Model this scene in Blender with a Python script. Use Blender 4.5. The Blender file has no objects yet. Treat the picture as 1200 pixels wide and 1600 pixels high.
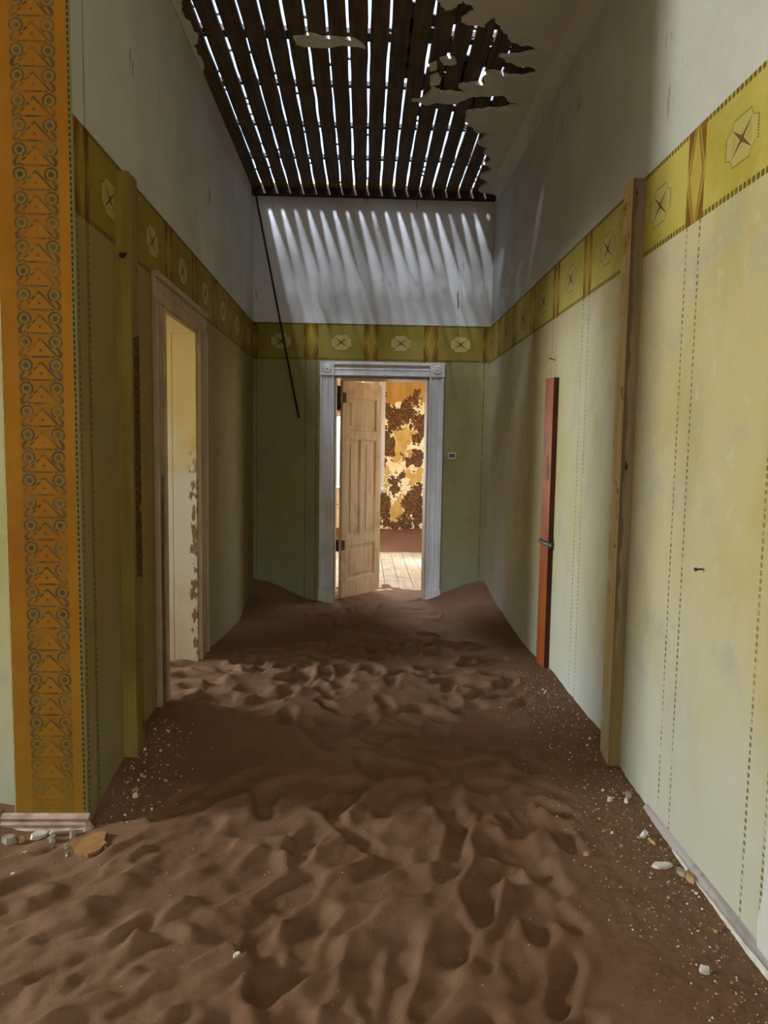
import bpy, bmesh, math, random
import numpy as np
from mathutils import Vector, Matrix
from mathutils.geometry import delaunay_2d_cdt

# ------------------------------------------------------------------ camera, world, sun, lights, exposure
SC = bpy.context.scene
COL = SC.collection
H = 1.6                                   # eye height over the buried boards; z below = eye-relative + H
RND = random.Random(7)
NR = np.random.RandomState(5)

cam_d = bpy.data.cameras.new('camera')
cam = bpy.data.objects.new('camera', cam_d); COL.objects.link(cam); SC.camera = cam
cam_d.sensor_fit = 'AUTO'; cam_d.sensor_width = 36.0; cam_d.lens = 1107.4 * 36.0 / 1600.0
cam_d.clip_start = 0.05; cam_d.clip_end = 500
PITCH, YAW, ROLL = 0.0871, 0.0297, 0.0153
cp, sp, cy_, sy_ = math.cos(PITCH), math.sin(PITCH), math.cos(YAW), math.sin(YAW)
fwd = Vector((sy_ * cp, cy_ * cp, -sp)); rt = Vector((cy_, -sy_, 0)); dn = fwd.cross(rt)
cr_, sr_ = math.cos(ROLL), math.sin(ROLL)
rt2 = rt * cr_ - dn * sr_; dn2 = rt * sr_ + dn * cr_
cam.matrix_world = Matrix(((rt2.x, -dn2.x, -fwd.x, 0), (rt2.y, -dn2.y, -fwd.y, 0), (rt2.z, -dn2.z, -fwd.z, H), (0, 0, 0, 1)))

W = bpy.data.worlds.new('sky'); SC.world = W; W.use_nodes = True
wn = W.node_tree; bg = wn.nodes['Background']
sky = wn.nodes.new('ShaderNodeTexSky'); sky.sky_type = 'NISHITA'; sky.sun_disc = False
SUN_DIR = Vector((0.30, 0.62, -1.0)).normalized()      # travel direction of the sunlight
sky.sun_elevation = math.asin(-SUN_DIR.z)
sky.sun_rotation = math.atan2(-SUN_DIR.x, -SUN_DIR.y)
sky.air_density = 1.0; sky.dust_density = 1.5; sky.ozone_density = 1.0
wn.links.new(sky.outputs[0], bg.inputs[0]); bg.inputs[1].default_value = 1.05

sd = bpy.data.lights.new('sun', 'SUN'); sd.energy = 30.0; sd.angle = math.radians(8.0); sd.color = (0.74, 0.81, 1.0)
so = bpy.data.objects.new('sun', sd); COL.objects.link(so)
so.rotation_euler = SUN_DIR.to_track_quat('-Z', 'Y').to_euler()

def daylight(name, loc, to, sx, sy, watts, col):
    d = bpy.data.lights.new(name, 'AREA'); d.shape = 'RECTANGLE'; d.size = sx; d.size_y = sy
    d.energy = watts; d.color = col
    o = bpy.data.objects.new(name, d); COL.objects.link(o); o.location = loc
    o.rotation_euler = (Vector(to) - Vector(loc)).to_track_quat('-Z', 'Z').to_euler()
    return o
daylight('daylight_wing_window', (-5.42, 2.2, 1.9), (0, 2.2, 1.9), 0.55, 2.6, 1170, (0.97, 1.0, 0.92))
daylight('daylight_side_room_window', (-5.42, 4.3, 1.85), (0, 4.3, 1.75), 1.2, 1.9, 430, (0.88, 0.95, 1.0))
daylight('daylight_far_window', (2.22, 9.5, 1.75), (0, 9.5, 1.6), 1.7, 1.9, 62, (1.0, 0.97, 0.9))
daylight('daylight_end_window', (-.32, 11.78, 1.55), (-.32, 9, 1.2), 1.0, 1.1, 190, (1.0, 0.98, 0.94))
daylight('front_fill', (-0.4, -2.72, 1.5), (-0.4, 0, 1.5), 1.1, 2.3, 15, (1.0, 0.98, 0.94))  # unseen opening behind the view, added as soft front fill

vs = SC.view_settings
vs.view_transform = 'Standard'; vs.look = 'None'; vs.gamma = 1.0; vs.use_curve_mapping = False
vs.exposure = -0.06
SC.display_settings.display_device = 'sRGB'
SC.cycles.use_denoising = True
SC.cycles.diffuse_bounces = 6
SC.cycles.max_bounces = 10
SC.cycles.caustics_reflective = False; SC.cycles.caustics_refractive = False

# ------------------------------------------------------------------ material expressions
NT = None
def srgb(r, g, b):
    f = lambda c: (c / 255 / 12.92) if c / 255 <= 0.04045 else ((c / 255 + 0.055) / 1.055) ** 2.4
    return (f(r), f(g), f(b), 1.0)

class X:
    """a scalar socket with arithmetic"""
    def __init__(s, k): s.k = k
    def __add__(s, o): return mt('ADD', s, o)
    __radd__ = __add__
    def __sub__(s, o): return mt('SUBTRACT', s, o)
    def __rsub__(s, o): return mt('SUBTRACT', o, s)
    def __mul__(s, o): return mt('MULTIPLY', s, o)
    __rmul__ = __mul__
    def __truediv__(s, o): return mt('DIVIDE', s, o)
    def __lt__(s, o): return mt('LESS_THAN', s, o)
    def __gt__(s, o): return mt('GREATER_THAN', s, o)
def mt(op, *a):
    n = NT.nodes.new('ShaderNodeMath'); n.operation = op
    for i, v in enumerate(a):
        if isinstance(v, X): NT.links.new(v.k, n.inputs[i])
        else: n.inputs[i].default_value = float(v)
    return X(n.outputs[0])
def ab(a): return mt('ABSOLUTE', a)
def mx(a, b): return mt('MAXIMUM', a, b)
def mn(a, b): return mt('MINIMUM', a, b)
def md(a, b): return mt('FLOORED_MODULO', a, b)
def sq(a): return mt('SQRT', a)
def inv(a): return 1.0 - a
def box(a, lo, hi): return (a > lo) * (a < hi)
def ramp(a, lo, hi):
    n = NT.nodes.new('ShaderNodeMapRange'); n.clamp = True; n.interpolation_type = 'SMOOTHSTEP'
    NT.links.new(a.k, n.inputs[0]); n.inputs[1].default_value = lo; n.inputs[2].default_value = hi
    return X(n.outputs[0])
def pos():
    n = NT.nodes.new('ShaderNodeNewGeometry'); s = NT.nodes.new('ShaderNodeSeparateXYZ')
    NT.links.new(n.outputs['Position'], s.inputs[0])
    return n.outputs['Position'], X(s.outputs[0]), X(s.outputs[1]), X(s.outputs[2])
def objpos():
    n = NT.nodes.new('ShaderNodeTexCoord'); return n.outputs['Object']
def noise(vec, scale, detail=4, stretch=(1, 1, 1), off=(0, 0, 0), rough=0.55):
    m = NT.nodes.new('ShaderNodeMapping'); m.inputs['Scale'].default_value = stretch; m.inputs['Location'].default_value = off
    NT.links.new(vec, m.inputs[0])
    n = NT.nodes.new('ShaderNodeTexNoise'); n.inputs['Scale'].default_value = scale; n.inputs['Detail'].default_value = detail
    n.inputs['Roughness'].default_value = rough
    NT.links.new(m.outputs[0], n.inputs['Vector'])
    return X(n.outputs[0])
def col(c):
    n = NT.nodes.new('ShaderNodeRGB'); n.outputs[0].default_value = c; return n.outputs[0]
def mix(f, a, b):
    n = NT.nodes.new('ShaderNodeMix'); n.data_type = 'RGBA'
    if isinstance(f, X): NT.links.new(f.k, n.inputs[0])
    else: n.inputs[0].default_value = f
    for v, i in ((a, 6), (b, 7)):
        if isinstance(v, tuple): n.inputs[i].default_value = v
        else: NT.links.new(v, n.inputs[i])
    return n.outputs[2]
def mulc(c, t):
    n = NT.nodes.new('ShaderNodeMix'); n.data_type = 'RGBA'; n.blend_type = 'MULTIPLY'; n.inputs[0].default_value = 1.0
    NT.links.new(c, n.inputs[6]); n.inputs[7].default_value = (*t, 1.0); return n.outputs[2]
def begin(name):
    global NT
    m = bpy.data.materials.new(name); m.use_nodes = True; NT = m.node_tree
    return m, NT.nodes['Principled BSDF']
def finish(b, color, rough=0.9, bump=None, strength=0.3, dist=0.01, spec=0.2, metal=0.0):
    NT.links.new(color, b.inputs['Base Color'])
    if isinstance(rough, X): NT.links.new(rough.k, b.inputs['Roughness'])
    else: b.inputs['Roughness'].default_value = rough
    b.inputs['Specular IOR Level'].default_value = spec; b.inputs['Metallic'].default_value = metal
    if bump is not None:
        n = NT.nodes.new('ShaderNodeBump'); n.inputs['Strength'].default_value = strength; n.inputs['Distance'].default_value = dist
        NT.links.new(bump.k, n.inputs['Height']); NT.links.new(n.outputs[0], b.inputs['Normal'])

ZF, ZB, ZC = 1.210 + H, 0.861 + H, 2.415 + H
XL, XR, YB = -1.080, 1.220, 6.978

def wallpaper(name, axis, u0, pitch, crack=False, tone=(1, 1, 1)):
    """limewashed wall with a stencilled frieze, dashed line pairs below it and white plaster above"""
    m, b = begin(name)
    P, px, py, z = pos()
    u = px if axis == 'x' else py
    s = md(u - u0 + pitch / 2, pitch) - pitch / 2            # distance to the divider
    t = md(u - u0, pitch) - pitch / 2                        # distance to the medallion
    # upper plaster
    n1 = noise(P, 1.3, 5); n2 = noise(P, 9, 5, off=(3, 1, 2)); n3 = noise(P, 40, 3)
    up = mix(ramp(n1, .35, .7), srgb(189, 189, 182), srgb(205, 206, 200))
    up = mix(ramp(n2, .6, .8) * .35, up, srgb(161, 153, 136))
    vs_ = (3, 3, .35)
    n4 = noise(P, 9, 3, stretch=vs_, off=(7, 2, 5))
    up = mix(ramp(n4, .65, .70) * ramp(n1, .45, .6) * .8, up, srgb(114, 105, 89))
    # lower lime wash
    lo = mix(ramp(noise(P, 1.1, 6, stretch=(1, 1, .6)), .3, .7), srgb(172, 162, 110), srgb(179, 174, 141))
    lo = mix(ramp(noise(P, 2.6, 6, stretch=(1, 1, .45), off=(5, 5, 1)), .5, .75) * .5, lo, srgb(151, 141, 79))
    lo = mix(ramp(noise(P, 3.5, 7, off=(1, 8, 3)), .52, .72) * .55, lo, srgb(148, 151, 138))
    lo = mix(ramp(noise(P, 14, 6, off=(9, 2, 2)), .55, .75) * .4, lo, srgb(186, 184, 169))
    cool_low = ramp(z + noise(P, 3, 4) * .9, 1.5, .55)  # pale bluish low zone: whitening, plus cool light put into the colour
    lo = mix(cool_low * .6, lo, srgb(176, 184, 176))
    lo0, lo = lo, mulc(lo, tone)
    # frieze ground
    fr = mix(ramp(noise(P, 2.2, 5, off=(2, 2, 2)), .3, .7), srgb(155, 142, 54), srgb(177, 164, 84))
    fr = mix(ramp(noise(P, 12, 5), .5, .8) * .3, fr, srgb(129, 108, 45))
    fr = mulc(fr, tuple(.05 + .95 * q for q in tone))  # tone also puts the unlit left and back walls' dimness into the frieze
    ink = mix(ramp(noise(P, 20, 3), .4, .7), srgb(81, 69, 30), srgb(106, 88, 40))
    brown = mix(ramp(noise(P, 9, 3), .3, .7), srgb(109, 69, 14), srgb(132, 86, 23))
    inF = box(z, ZB, ZF)
    w = (z - (ZB + ZF) / 2) / ((ZF - ZB) / 2)
    aw = ab(w); as_ = ab(s)
    wedge = (as_ < .068) * (as_ > .019 + .056 * inv(aw)) * (aw > .12)
    dl = .004 + .050 * inv(aw)
    diam = (ab(as_ - dl) < .0035) * inv(wedge)
    diam = mx(diam, (ab(as_ - dl - .010) < .0022) * (aw > .1) * (as_ < .066))
    edge = (ab(as_ - .068) < .0025)
    dcol = mx(wedge, diam)
    fr = mix((as_ < .066) * .35, fr, srgb(167, 137, 44))
    # medallion
    a = ab(t); bb = ab(z - (ZB + ZF) / 2 + .004)
    ca_ = (a - .104) / .052; cb_ = (bb - .078) / .042
    q = mx(mx(a / .098, bb / .073), 2.0 - sq(ca_ * ca_ + cb_ * cb_))
    inside = (q < 1.0)
    ang = mt('ARCTAN2', z - (ZB + ZF) / 2 + .004, t)
    dots = (md(ang * 11.0, 1.0) < .62)
    rim = box(q, .98, 1.07) * dots
    rr = sq(t * t + bb * bb)
    cross = (ab(a * .78 - bb) < .0105 * inv(rr / .085)) * (rr < .08)
    core = (a + bb < .016)
    halo = (ab(a * .78 - bb) < .022 * inv(rr / .10)) * (rr < .085)
    fr = mix(inside * .75, fr, srgb(180, 169, 107))
    fr = mix(inside * inv(halo) * (bb < .03) * (a < .06) * .5, fr, srgb(158, 146, 62))
    fr = mix(rim * .85, fr, ink)
    fr = mix(mx(cross, core) * .9, fr, srgb(99, 55, 19))
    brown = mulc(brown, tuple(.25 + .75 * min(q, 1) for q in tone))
    fr = mix(dcol * .92, fr, brown)
    fr = mix(edge * .3, fr, brown)
    # dashed rules
    dd = md(u, .0262) < .0178
    b1 = dd * box(z, ZF - .0185, ZF)
    b2 = dd * box(z, ZB - .001, ZB + .0205)
    fr = mix(mx(b1, b2) * inv((as_ < .068)) * .92, fr, ink)
    wear = ramp(noise(P, 7, 5, off=(4, 4, 4)), .72, .52)
    wear2 = ramp(noise(P, 60, 2), .72, .5)
    dash = (md(z, .0247) < .0150) * (ab(as_ - .053) < .0062)
    rub = ramp(noise(P, 1.7, 4, off=(8, 1, 1)), .72, .45) * .3 + .7
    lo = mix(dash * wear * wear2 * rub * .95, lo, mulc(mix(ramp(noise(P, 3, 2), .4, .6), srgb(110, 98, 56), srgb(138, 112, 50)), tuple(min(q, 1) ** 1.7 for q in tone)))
    zj = z + (noise(P, 30, 2) - .5) * .006
    c = mix(inF, lo, fr)
    c = mix((zj > ZF), c, up)
    h = noise(P, 16, 6) * .6 + n3 * .25
    if crack:
        cx = px - .892 - (noise(P, 6, 4, stretch=(.1, .1, 1)) - .5) * .05
        cm = (ab(cx) < .0045) * box(z, 2.72, 3.28) * ramp(noise(P, 5, 2), .38, .5)
        c = mix(cm, c, srgb(40, 34, 28))
    finish(b, c, .92, h, .22, .012)
    return m

def plaster_mat(name, c1, c2, c3, sc=2.0, spots=True):
    m, b = begin(name); P, x, y, z = pos()
    c = mix(ramp(noise(P, sc, 6), .35, .65), c1, c2)
    c = mix(ramp(noise(P, sc * 4, 6, off=(4, 1, 1)), .55, .75) * .6, c, c3)
    finish(b, c, .92, noise(P, 18, 6), .3, .012)
    return m

def wood_mat(name, c1, c2, c3, axis='z', sc=1.0, rough=.75):
    m, b = begin(name); P = pos()[0]
    st = {'x': (.08, 1, 1), 'y': (1, .08, 1), 'z': (1, 1, .08)}[axis]
    g = noise(P, 34 * sc, 6, stretch=st); g2 = noise(P, 7 * sc, 5, off=(3, 3, 3)); g3 = noise(P, 90 * sc, 3, stretch=st)
    c = mix(ramp(g, .35, .65), c1, c2)
    c = mix(ramp(g2, .5, .72) * .75, c, c3)
    finish(b, c, rough, g + g3 * .5, .35, .004)
    return m

def flat_mat(name, c, c2=None, rough=.8, sc=12, metal=0.0):
    m, b = begin(name); P = objpos()
    cc = mix(ramp(noise(P, sc, 4), .35, .65), c, c2 or c)
    finish(b, cc, rough, noise(P, sc * 3, 4), .25, .003, metal=metal)
    return m

MAT = {}
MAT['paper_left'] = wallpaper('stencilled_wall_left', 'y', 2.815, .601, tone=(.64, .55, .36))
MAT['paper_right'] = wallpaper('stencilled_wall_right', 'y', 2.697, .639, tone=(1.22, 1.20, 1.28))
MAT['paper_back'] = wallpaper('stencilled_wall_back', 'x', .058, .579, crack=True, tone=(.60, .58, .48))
MAT['paper_wing'] = wallpaper('stencilled_wall_wing', 'x', -1.78, .60)
MAT['plaster'] = plaster_mat('dusty_white_plaster', srgb(176, 172, 160), srgb(200, 198, 188), srgb(150, 140, 120))
MAT['ceiling_plaster'] = plaster_mat('ceiling_plaster', srgb(196, 195, 182), srgb(208, 207, 196), srgb(172, 166, 148), 1.5)
MAT['ochre_wall'] = plaster_mat('ochre_wall', srgb(196, 148, 60), srgb(210, 168, 84), srgb(222, 196, 130))
MAT['plain'] = plaster_mat('plain_wall', srgb(200, 190, 160), srgb(210, 204, 180), srgb(180, 160, 120))
MAT['board'] = wood_mat('old_ceiling_board', srgb(70, 56, 42), srgb(94, 76, 56), srgb(58, 46, 36), 'y')
MAT['joist'] = wood_mat('dark_joist', srgb(52, 42, 34), srgb(66, 54, 44), srgb(42, 34, 28), 'x')
MAT['white_paint'] = wood_mat('chalky_white_paint', srgb(196, 196, 196), srgb(212, 211, 207), srgb(184, 176, 164), 'z', .5)
MAT['cream_paint'] = wood_mat('aged_cream_paint', srgb(169, 151, 125), srgb(179, 163, 138), srgb(158, 138, 110), 'z', .6)
MAT['door_paint'] = wood_mat('faded_door_paint', srgb(200, 174, 136), srgb(218, 194, 156), srgb(180, 149, 112), 'z', .7)
MAT['floor_board'] = wood_mat('pale_floor_board', srgb(165, 153, 128), srgb(180, 169, 146), srgb(143, 126, 98), 'y', .6)
MAT['bare_wood'] = wood_mat('bare_split_wood', srgb(110, 84, 62), srgb(138, 110, 84), srgb(84, 62, 46), 'z')
MAT['red_wood'] = wood_mat('red_brown_plank', srgb(150, 72, 14), srgb(166, 84, 20), srgb(116, 54, 14), 'z', .5, .6)
MAT['shaded_edge'] = wood_mat('shaded_plank_edge', srgb(70, 40, 26), srgb(84, 50, 32), srgb(56, 34, 24), 'z', .5, .7)  # edge turned from the doorway light; its shade is in the colour
MAT['base_paint'] = wood_mat('worn_skirting', srgb(176, 150, 138), srgb(200, 182, 170), srgb(128, 96, 84), 'x', .8)
MAT['base_white'] = wood_mat('chipped_skirting', srgb(150, 143, 143), srgb(181, 174, 174), srgb(97, 83, 74), 'y', .8)
MAT['metal'] = flat_mat('dull_grey_metal', srgb(120, 116, 108), srgb(92, 88, 82), .5, 20, .6)
MAT['rust'] = flat_mat('rusty_hinge', srgb(60, 42, 32), srgb(84, 58, 40), .8, 30)
MAT['dark'] = flat_mat('dark_pipe', srgb(38, 32, 28), srgb(52, 44, 38), .7, 15)
MAT['chip_white'] = flat_mat('white_plaster_chip', srgb(226, 224, 218), srgb(206, 202, 192), .85, 25)
MAT['chip_grey'] = flat_mat('grey_stone_chip', srgb(140, 130, 118), srgb(166, 156, 140), .9, 25)
MAT['chip_tan'] = flat_mat('tan_plaster_chip', srgb(176, 142, 96), srgb(190, 158, 112), .9, 25)
MAT['chip_dark'] = flat_mat('dark_stone_chip', srgb(82, 68, 58), srgb(104, 88, 74), .9, 25)
MAT['ochre_chip'] = flat_mat('ochre_plaster_flake', srgb(150, 110, 66), srgb(134, 98, 62), .95, 9)

def make_pilaster_mat():
    m, b = begin('orange_stencilled_pilaster'); P, x, y, z = pos()
    base = mix(ramp(noise(P, 3, 5), .3, .7), srgb(146, 94, 12), srgb(155, 107, 21))
    base = mix(ramp(noise(P, 9, 6, stretch=(1, 1, .5), off=(2, 1, 6)), .52, .75) * .5, base, srgb(132, 88, 16))
    low = ramp(z + noise(P, 5, 4) * .5, 1.15, .35)
    base = mix(low * .6, base, srgb(140, 110, 36))
    xc, per = -1.216, .0866
    a = x - (xc - (z - 1.2) * .002); aa = ab(a); v = md(z - .021, per)
    ink = mix(ramp(noise(P, 25, 3), .35, .65), srgb(61, 57, 44), srgb(82, 77, 55))
    pale = srgb(118, 107, 50)
    # triangle legs, base bar, dot
    leg = (ab(aa - (.070 - v) * .95) < .0052) * box(v, .004, .072) * (aa < .066)
    leg = leg * mx((a > 0), (md(v, .02) < .013))
    bar = (v < .0072) * (aa < .052) * inv(box(aa, .034, .039))
    dot = (sq(a * a + (v - .028) * (v - .028)) < .0052)
    # volutes at both sides
    ra = aa - .0565; rv = v - .058
    r = sq(ra * ra + rv * rv)
    an = mt('ARCTAN2', rv, ra)
    ring = box(r, .0190, .0265) * inv(box(an, -1.9, -.9))
    ring2 = box(r, .0115, .0190)
    eye = (r < .0105)
    tail = (ab(aa - .068 - (mt('SINE', v * 110.0)) * .007) < .0068) * (v < .040)
    tri_fill = (aa < (.064 - v) * .92) * (v < .07) * (v > .006)
    strip = (aa < .083)
    c = mix(strip * inv(tri_fill) * .35, base, srgb(129, 90, 22))
    c = mix(ring2 * .7 * strip, c, pale)
    wear = ramp(noise(P, 11, 5), .72, .45) * ramp(z + noise(P, 6, 3) * .35, .2, .75)
    d = mx(mx(mx(leg, bar), mx(dot, eye)), mx(ring, tail)) * strip
    c = mix(d * wear * .9, c, ink)
    er = ramp(x + (noise(P, 14, 3) - .5) * .004, -1.0965, -1.0945)
    c = mix(er, c, mix((md(z, .022) < .013) * (x < -1.088), srgb(110, 107, 68), srgb(55, 48, 28)))
    c = mix((x < -1.361 + (noise(P, 30, 3) - .5) * .006), c, srgb(170, 171, 138))
    finish(b, c, .9, noise(P, 20, 5), .15, .008)
    return m
MAT['pilaster'] = make_pilaster_mat()

def make_reveal_mat():
    m, b = begin('peeling_reveal_paint'); P, x, y, z = pos()
    n = noise(P, 5, 6); n2 = noise(P, 26, 6, stretch=(1, 1, .5), off=(3, 3, 1))
    c = mix(ramp(z + (n - .5) * 1.6, 1.9, 1.2), srgb(214, 188, 128), srgb(214, 208, 192))
    c = mix(ramp(z + (n - .5), .85, .45) * .7, c, srgb(206, 186, 152))
    edge = mx(ramp(x, -1.155, -1.095), ramp(x, -1.26, -1.33))
    c = mix(ramp(n2 + edge * .12, .60, .66) * ramp(z, 1.75, 1.3) * ramp(edge, .1, .8), c, srgb(128, 104, 72))
    c = mix(ramp(noise(P, 13, 4, off=(1, 1, 9)), .70, .74), c, srgb(140, 116, 84))
    finish(b, c, .9, n2, .2, .004)
    return m
MAT['reveal'] = make_reveal_mat()

def make_peeling_mat():
    m, b = begin('peeling_far_room_wall'); P, x, y, z = pos()
    gold = mix(ramp(noise(P, 3, 5, stretch=(3, 1, .5)), .35, .65), srgb(174, 136, 70), srgb(192, 156, 92))
    tan = mix(ramp(noise(P, 6, 4), .35, .65), srgb(192, 154, 86), srgb(206, 172, 104))
    cream = mix(ramp(noise(P, 9, 4, off=(2, 2, 2)), .35, .65), srgb(238, 222, 178), srgb(246, 236, 206))
    brown = mix(ramp(noise(P, 42, 3), .45, .62), srgb(82, 58, 36), srgb(126, 96, 62))
    wob = (noise(P, 5, 7, off=(1, 4, 2), rough=.68) - .5) * 1.9
    wob2 = (noise(P, 7, 6, off=(8, 4, 5), rough=.6) - .5) * 1.2
    xw = x + (noise(P, 5.5, 5, off=(1, 7, 2), rough=.65) - .5) * .62 + (noise(P, 26, 4, off=(5, 5, 2)) - .5) * .13
    zw = z + (noise(P, 5.5, 5, off=(9, 2, 7), rough=.65) - .5) * .62 + (noise(P, 26, 4, off=(2, 8, 8)) - .5) * .13
    def field(lst, w):
        f = None
        for zx, zy, rx, rz in lst:
            x0 = .30 + (580 + zx / 5.71 - 597) * .0105; z0 = 1.167 - (580 + zy / 5.71 - 590) * .01041 + H
            a = (xw - x0) / (rx * .00225); b2 = (zw - z0) / (rz * .00225)
            d = sq(a * a + b2 * b2)
            f = d if f is None else mt('SMOOTH_MIN', f, d, .35)
        return f + w
    fb = field([(180, 420, 75, 110), (150, 650, 60, 95), (310, 350, 65, 85), (410, 250, 38, 65), (440, 470, 55, 60), (400, 590, 50, 36), (390, 790, 85, 60), (290, 920, 40, 48), (205, 1010, 48, 70),
                (110, 1240, 60, 120), (130, 1370, 70, 45), (300, 1360, 62, 52), (390, 1180, 75, 130), (460, 1290, 55, 90), (115, 825, 26, 30), (110, 210, 20, 22), (-160, 600, 120, 160), (-120, 1200, 110, 150), (700, 500, 120, 200), (720, 1200, 130, 180)], wob)
    ft = field([(310, 540, 75, 62), (275, 690, 68, 95), (390, 950, 58, 68), (250, 1240, 62, 110), (110, 930, 50, 85), (120, 1200, 25, 45), (130, 330, 70, 70), (470, 690, 30, 50), (600, 800, 80, 90)], wob2)
    c = mix(ft < 1.0, cream, tan)
    dk = (fb < 1.0)
    c = mix(box(fb, 1.0, 1.2) * inv(ft < .8), c, cream)
    c = mix(dk, c, brown)
    top = ramp(z + (noise(P, 5, 6, off=(2, 2, 2)) - .5) * .9, 2.34, 2.36) * inv(dk)
    c = mix(top, c, gold)
    finish(b, c, .9, dk * -1.0 + noise(P, 25, 4) * .4, .4, .006)
    return m
MAT['peeling'] = make_peeling_mat()

def make_sand_mat(name='sand'):
    m, b = begin(name); P, x, y, z = pos()
    c = mix(ramp(noise(P, 1.4, 5), .35, .65), srgb(116, 86, 66), srgb(127, 99, 79))
    c = mix(ramp(noise(P, 6, 5, off=(2, 5, 1)), .5, .75) * .4, c, srgb(104, 74, 53))
    g = noise(P, 420, 2); g2 = noise(P, 150, 3)
    c = mix(ramp(g, .55, .75) * .5, c, srgb(79, 54, 38))
    c = mix(ramp(noise(P, 300, 2, off=(9, 9, 9)), .66, .76) * .5, c, srgb(177, 150, 128))
    finish(b, c, .97, g2 * .7 + g * .6 + noise(P, 30, 5) * 1.0, .5, .007, spec=.1)
    return m
MAT['sand'] = make_sand_mat()

def make_post_mat(name, left):
    m, b = begin(name); P, x, y, z = pos()
    st = (1, 1, .07)
    g = noise(P, 30, 6, stretch=st); n = noise(P, 6, 6)
    if left:
        c = mix(ramp(g, .35, .65), srgb(126, 114, 48), srgb(142, 128, 62))
        c = mix(ramp(noise(P, 3, 4, stretch=(1, 1, .4)), .5, .7) * .5, c, srgb(103, 90, 38))
        face = (x > XL + .0595) * (y > 3.20)
        orn = ramp(noise(P, 55, 3), .42, .58)
        pat = box(z + (n - .5) * .2, H - .60, H + .50)
        c = mix(face * .8, c, srgb(123, 105, 57))
        c = mix(face * pat, c, mix(orn, srgb(52, 38, 18), srgb(105, 72, 26)))
        c = mix(face * inv(pat) * ramp(noise(P, 9, 4), .62, .68), c, srgb(66, 48, 25))
    else:
        front = (y < 3.182)
        c = mix(ramp(g, .35, .65), srgb(198, 172, 104), srgb(210, 190, 130))
        c = mix(ramp(noise(P, 12, 5, off=(1, 4, 4)), .6, .66) * ramp(z, .7, 1.2) * .8, c, srgb(142, 104, 62))
        c = mix(ramp(z + n, 1.2, .7) * .8, c, srgb(190, 184, 160))
        f = mix(ramp(g, .35, .65), srgb(122, 108, 88), srgb(146, 132, 104))
        f = mix(ramp(x + (n - .5) * .06, XR - .035, XR - .045) * .75, f, srgb(98, 76, 62))
        f = mix(ramp(z + n * .6, 1.35, .8) * .7, f, srgb(140, 122, 62))
        f = mix(ramp(noise(P, 24, 3, stretch=(1, 1, .4)), .68, .72), f, srgb(50, 38, 30))
        c = mix(front, c, f)
    finish(b, c, .85, g, .35, .004)
    return m
MAT['post_left'] = make_post_mat('olive_painted_post', True)
MAT['post_right'] = make_post_mat('cream_post_bare_front', False)

# ------------------------------------------------------------------ mesh helpers
def new_bm(): return bmesh.new()
def add_box(bm, lo, hi, mi=0):
    v = [bm.verts.new((x, y, z)) for x in (lo[0], hi[0]) for y in (lo[1], hi[1]) for z in (lo[2], hi[2])]
    for q in ((0, 1, 3, 2), (4, 6, 7, 5), (0, 4, 5, 1), (2, 3, 7, 6), (0, 2, 6, 4), (1, 5, 7, 3)):
        f = bm.faces.new([v[i] for i in q]); f.material_index = mi
    return v
def add_prism(bm, pts, vec, mi=0):
    """polygon pts (3D) extruded by vec"""
    vec = Vector(vec)
    a = [bm.verts.new(p) for p in pts]; b = [bm.verts.new(Vector(p) + vec) for p in pts]
    n = len(pts)
    fs = [bm.faces.new(a), bm.faces.new(b[::-1])]
    for i in range(n): fs.append(bm.faces.new([a[i], b[i], b[(i + 1) % n], a[(i + 1) % n]]))
    for f in fs: f.material_index = mi
    return fs
def add_tube(bm, p, q, r, n=10, r2=None):
    p, q = Vector(p), Vector(q); d = (q - p).normalized()
    s = d.orthogonal().normalized(); t = d.cross(s); r2 = r if r2 is None else r2
    A = [bm.verts.new(p + (s * math.cos(k * 2 * math.pi / n) + t * math.sin(k * 2 * math.pi / n)) * r) for k in range(n)]
    B = [bm.verts.new(q + (s * math.cos(k * 2 * math.pi / n) + t * math.sin(k * 2 * math.pi / n)) * r2) for k in range(n)]
    for k in range(n): bm.faces.new([A[k], A[(k + 1) % n], B[(k + 1) % n], B[k]])
    bm.faces.new(A[::-1]); bm.faces.new(B)
def obj(name, bm, mats, parent=None, bevel=0.0, smooth=False, tri=False):
    bmesh.ops.recalc_face_normals(bm, faces=bm.faces)
    if tri: bmesh.ops.triangulate(bm, faces=bm.faces)
    me = bpy.data.meshes.new(name); bm.to_mesh(me); bm.free()
    for k in (mats if isinstance(mats, (list, tuple)) else [mats]): me.materials.append(MAT[k])
    if smooth:
        for p in me.polygons: p.use_smooth = True
    o = bpy.data.objects.new(name, me); COL.objects.link(o)
    if parent is not None:
        o.parent = parent; o.matrix_parent_inverse = Matrix.Translation(-Vector(parent.location))
    if bevel:
        md_ = o.modifiers.new('bevel', 'BEVEL'); md_.width = bevel; md_.segments = 2; md_.limit_method = 'ANGLE'
    return o
def empty(name, loc):
    o = bpy.data.objects.new(name, None); COL.objects.link(o); o.location = loc; o.empty_display_size = .1
    return o
def tag(o, label, cat=None, group=None, kind=None):
    if label: o['label'] = label
    if cat: o['category'] = cat
    if group: o['group'] = group
    if kind: o['kind'] = kind
    return o
def box_obj(name, boxes, mats, parent=None, bevel=0.0):
    bm = new_bm()
    for q in boxes: add_box(bm, *q)
    return obj(name, bm, mats, parent, bevel)
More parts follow.
